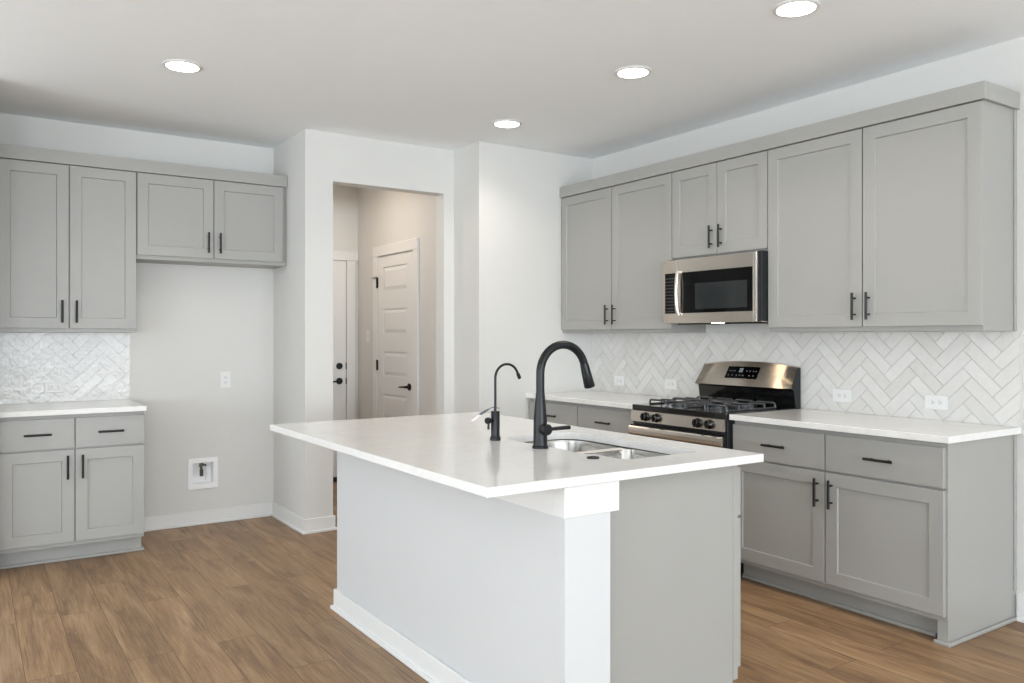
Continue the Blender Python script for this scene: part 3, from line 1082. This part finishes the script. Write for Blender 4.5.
# backguard
bgp = []
vb, vf = RD - .004, RD - .096
n = 14
bm = bmesh.new()
def arch(t):                       # top edge height along the width
    return 1.160 + .026 * (1 - abs(2 * t - 1) ** 2.4)
front_lo, front_hi, back_lo, back_hi, lip = [], [], [], [], []
for i in range(n + 1):
    t = i / n
    bul = .012 * (1 - (2 * t - 1) ** 2)
    ins = .014 * (1 if i in (0, n) else 0)
    u_lo = t * RW
    u_hi = .007 + t * (RW - .011)
    front_lo.append(bm.verts.new((u_lo, vf - bul, 1.034)))
    front_hi.append(bm.verts.new((u_hi, vb - .009 - bul * .3, arch(t) - .006)))
    lip.append(bm.verts.new((u_hi, vb - .010, arch(t))))
    back_hi.append(bm.verts.new((u_hi, vb, arch(t) - .002)))
    back_lo.append(bm.verts.new((u_lo, vb, 1.034)))
rows = [front_lo, front_hi, lip, back_hi, back_lo]
for a, c in zip(rows, rows[1:] + rows[:1]):
    for i in range(n):
        bm.faces.new((a[i], a[i + 1], c[i + 1], c[i]))
for i in (0, n):
    bm.faces.new([row[i] for row in rows])
bmesh.ops.recalc_face_normals(bm, faces=bm.faces)
q = MB(); q.bm.free(); q.bm = bm
bg = q.build('backguard', 'steel', rg, smooth=30)
# black riser under it and black side cheeks
MB().prism([(vf + .045, .919), (vf + .030, 1.02), (vf + .004, 1.0335), (vb, 1.0335), (vb, .919)], .004, RW - .004, axis='x').build('riser', 'enamel', rg)
for u in (RW - .0035,):
    MB().prism([(vf + .004, 1.036), (vb - .03, 1.150), (vb - .0005, 1.156), (vb - .0005, .919), (vf + .05, .919), (vf + .03, 1.02)], u, u + .0035, axis='x').build('side_cheek', 'blackside', rg)
# display, lying on the sloped face
def on_face(u, f, lift):
    """point on the backguard's face: u across, f 0 bottom .. 1 top"""
    t = u / RW
    bul = .012 * (1 - (2 * t - 1) ** 2)
    v = (vf - bul) * (1 - f) + (vb - .009 - bul * .3) * f
    z = 1.034 * (1 - f) + (arch(t) - .006) * f
    nrm = Vector((0, -(arch(t) - .006 - 1.034), (vb - .009 - bul * .3) - (vf - bul)))
    nrm.normalize()
    return Vector((u, v, z)) + Vector((0, nrm.y, nrm.z)) * lift


def decal(bm, mi, rects, lift, nseg=4):
    n0 = len(bm.faces)
    for u0, u1, f0, f1 in rects:
        g = [[bm.verts.new(on_face(u0 + (u1 - u0) * i / nseg, f, L_)) for i in range(nseg + 1)] for f, L_ in ((f0, -.001), (f0, lift), (f1, lift), (f1, -.001))]
        for a, c in zip(g, g[1:]):
            for i in range(nseg):
                bm.faces.new((a[i], a[i + 1], c[i + 1], c[i]))
        for i in (0, nseg):
            bm.faces.new([row[i] for row in g])
    bm.faces.ensure_lookup_table()
    fs = bm.faces[n0:]
    for f in fs:
        f.material_index = mi
    bmesh.ops.recalc_face_normals(bm, faces=fs)


ua, ub = RY0 - 3.552, RY0 - 3.300
dbm = bmesh.new()
decal(dbm, 0, [(ua, ub, .31, .81)], .0016, 8)
du = ub - ua
ic = []
for f in (.41, .60):
    for k in (.08, .16, .24, .62, .72, .82, .90) if f > .5 else (.08, .2, .34, .44, .54, .74, .86):
        ic.append((ua + du * k, ua + du * k + .009, f, f + .045))
decal(dbm, 1, ic, .0021, 1)
dg = []
def digit(u, segs, w_=.009, f0=.57, f1=.73):
    fm = (f0 + f1) / 2
    tt, th = .0022, .022
    D = {'a': (u, u + w_, f1 - th, f1), 'd': (u, u + w_, f0, f0 + th), 'g': (u, u + w_, fm - th / 2, fm + th / 2),
         'f': (u, u + tt, fm, f1), 'b': (u + w_ - tt, u + w_, fm, f1), 'e': (u, u + tt, f0, fm), 'c': (u + w_ - tt, u + w_, f0, fm)}
    for sgm in segs:
        dg.append(D[sgm])
u = ua + du * .40
for sg in ('abcdef', 'abcdef'):
    digit(u, sg)
    u += .0155
decal(dbm, 2, dg, .0024, 1)
q = MB(); q.bm.free(); q.bm = dbm
q.build('display', ['glass', 'icon', 'clock'], bg)

# ------------------------------------------------------------------ microwave
MX = 3.72
MY0, MY1 = 3.7815, 3.0325
MW = MY0 - MY1
mz0, mz1 = 1.427, 1.829
mw = thing('microwave_oven', 'stainless steel over-the-range microwave with black glass door under the short cabinet', 'microwave', (MX, MY0, mz0), RZ_R)
mh = mz1 - mz0
MB().box(.002, .032, .006, MW, XR - MX - .011, mh + .0065, .002).build('body', 'blackside', mw)
MB().box(0, .0305, 0, MW - .002, .22, .0058).build('bottom_panel', 'steel', mw)
for u in (.07, .46):
    MB().box(u, .05, -.009, u + .22, .2, -.0003, .002).build('grease_filter', 'enamel', mw)
MB().box(.335, .075, -.0012, .415, .105, -.0003).build('cooktop_light', 'worklight', mw)
MB().box(0, .004, .002, MW - .003, .0318, mh, .002).build('front_frame', 'blackside', mw)
dr = MB().box(.120, -.010, .001, MW - .022, .0037, mh - .001, .0008).build('door', 'steel', mw)
MB().box(.001, -.008, .002, .1185, .0037, mh - .002, .0008).build('control_fascia', 'steel', mw)
MB().box(MW - .0205, -.011, .002, MW - .004, .0037, mh - .002, .002, 2).build('edge_trim', 'steel', mw)
MB().box(.160, -.0112, .062, MW - .03, -.0102, .318, .0004).build('door_glass', 'glass', dr)
MB().box(.280, -.0120, .085, MW - .068, -.0113, .243, .0003).build('window', 'glass2', dr)
kp = MB().box(.019, -.0092, .062, .117, -.0082, .318, .0004).mark(0)
for i in range(5):
    for j in range(11):
        kp.box(.026 + i * .018, -.0097, .072 + j * .021, .026 + i * .018 + .007, -.0093, .072 + j * .021 + .005)
kp.mark(1).build('keypad', ['glass', 'icon'], mw)
pts = []
for k in range(15):
    t = k / 14
    pts.append((.144, -.020 - .016 * math.sin(PI * t) ** .7, .052 + t * .275))
hd = MB().tube(pts, .0125, 14)
hd.box(.138, -.020, .050, .154, -.0103, .070, .002).box(.138, -.020, .310, .154, -.0103, .330, .002)
hd.build('handle', 'steel', dr, smooth=40)

# ------------------------------------------------------------------ outlets and switches
def outlet(label, loc, rz, horizontal=True, group=None):
    r = thing('wall_outlet', label, 'outlet', loc, rz, group or 'white wall outlets')
    W_, H_ = (.118, .073) if horizontal else (.073, .118)
    MB().box(-W_ / 2, -.006, -H_ / 2, W_ / 2, -.0003, H_ / 2, .002, 2).build('cover_plate', 'plastic', r)
    a, c = (.067, .033) if horizontal else (.033, .067)
    s = MB().box(-a / 2, -.0082, -c / 2, a / 2, -.0062, c / 2, .0008).mark(0)
    for k in (-.018, .018):
        for q in (-.006, .006):
            if horizontal:
                s.box(k - .004, -.0088, q - .0012, k + .004, -.0083, q + .0012)
            else:
                s.box(q - .0012, -.0088, k - .004, q + .0012, -.0083, k + .004)
        if horizontal:
            s.lathe([(.0024, 0), (.0024, .0005)], (k + .009, -.0083, 0), (0, -1, 0), n=10)
        else:
            s.lathe([(.0024, 0), (.0024, .0005)], (0, -.0083, k - .009), (0, -1, 0), n=10)
    s.mark(1).build('receptacle', ['plastic', 'slot'], r)
    return r


bx = XR - .0095
o0 = outlet('white outlet on the range-wall tile, closest to the open counter end', (bx, 2.222, 1.005), RZ_R)
for y, lab in ((2.760, 'white outlet on the range-wall tile, just right of the range'),
               (4.653, 'white outlet on the far tile, nearest the pantry corner'),
               (4.108, 'white outlet on the far tile, just left of the range')):
    c = copy_tree(o0)
    c.location = (bx, y, 1.007)
    c['label'] = lab
c = copy_tree(o0)
c.location = (.457, YB - .0095, 1.014)
c.rotation_euler = (0, 0, 0)
c['label'] = 'white outlet on the herringbone tile above the short left counter'
outlet('white upright outlet on the bare wall of the refrigerator space', (1.543, YB, 1.03), 0, False)
sw = thing('light_switch', 'white light switch in the hall beside the five-panel door', 'switch', (XH, 6.92, 1.345), RZ_R)
MB().box(-.036, -.006, -.058, .036, -.0003, .058, .002).build('cover_plate', 'plastic', sw)
MB().box(-.016, -.010, -.033, .016, -.0062, .033, .002).build('rocker', 'plastic', sw)

# recessed water supply box
WO = (1.387, YB, .3635)
wb = thing('water_supply_box', 'white recessed water valve box low on the refrigerator-space wall', 'valve box', WO)
m = MB()
a, c, ia, ic_ = .102, .110, .072, .076
m.box(-a, -.010, -c, a, -.0003, -ic_, .002).box(-a, -.010, ic_, a, -.0003, c, .002)
m.box(-a, -.010, -ic_, -ia, -.0003, ic_).box(ia, -.010, -ic_, a, -.0003, ic_)
m.build('frame', 'bright', wb)
m = MB()
m.box(-ia, .066, -ic_, ia, .070, ic_)
m.box(-ia, -.0003, -ic_, -ia + .003, .066, ic_).box(ia - .003, -.0003, -ic_, ia, .066, ic_)
m.box(-ia + .003, -.0003, -ic_, ia - .003, .066, -ic_ + .003).box(-ia + .003, -.0003, ic_ - .003, ia - .003, .066, ic_)
m.build('recess_tray', 'bright', wb)
v = MB().tube([(-.004, .035, .0725), (-.004, .035, .0)], .009, 12)
v.tube([(-.02, .035, .050), (.030, .030, .052)], .0075, 10)
v.lathe([(.014, 0), (.014, .012)], (-.004, .035, .058), (0, 0, 1), n=14)
v.build('valve', 'brass', wb, smooth=40)
MB().box(-.018, .012, -.024, .006, .024, .028, .003).box(-.012, .008, -.014, .000, .0118, .016, .002).mark(0).build('valve_handle', 'brass', wb)
MB().tube([(.030, .050, -.06), (.036, .046, -.01), (.030, .050, .04)], .0045, 10).build('hose', 'plastic', wb, smooth=40)

# ------------------------------------------------------------------ recessed ceiling lights
def downlight(label, x, y, tint=(1.0, .94, .86), power=26):
    r = thing('recessed_light', label, 'ceiling light', (x, y, ZC), 0, 'recessed ceiling lights')
    MB().lathe([(.098, -.0004), (.098, -.004), (.090, -.008), (.0805, -.0085), (.0795, -.0005)], n=40).build('trim_ring', 'plastic', r, smooth=50)
    MB().lathe([(.0785, -.001), (.0785, -.0062), (.074, -.007)], n=40).build('lens', 'lens', r, smooth=50)
    return r


LITS = [(.9205, 4.456, 'lit recessed ceiling light at the upper left, nearest the left cabinets'),
        (2.9481, 2.2013, 'lit recessed ceiling light at the top edge of the picture, nearest of its row'),
        (2.9405, 3.2206, 'lit recessed ceiling light in front of the microwave, middle of its row'),
        (2.9561, 4.463, 'lit recessed ceiling light farthest back, near the pantry wall')]
p0 = None
for x, y, lab in LITS:
    if p0 is None:
        p0 = downlight(lab, x, y)
    else:
        c = copy_tree(p0)
        c.location = (x, y, ZC)
        c['label'] = lab
    lamp('downlight_beam', 'AREA', (x, y, ZC - .012), (0, 0, 0), 4.8, (1.0, .90, .78), .15, spread=math.radians(130))
# the lamp in the hall
lamp('hall_lamp', 'AREA', (2.38, 6.25, ZC - .02), (0, 0, 0), 10, (1.0, .84, .70), .16)
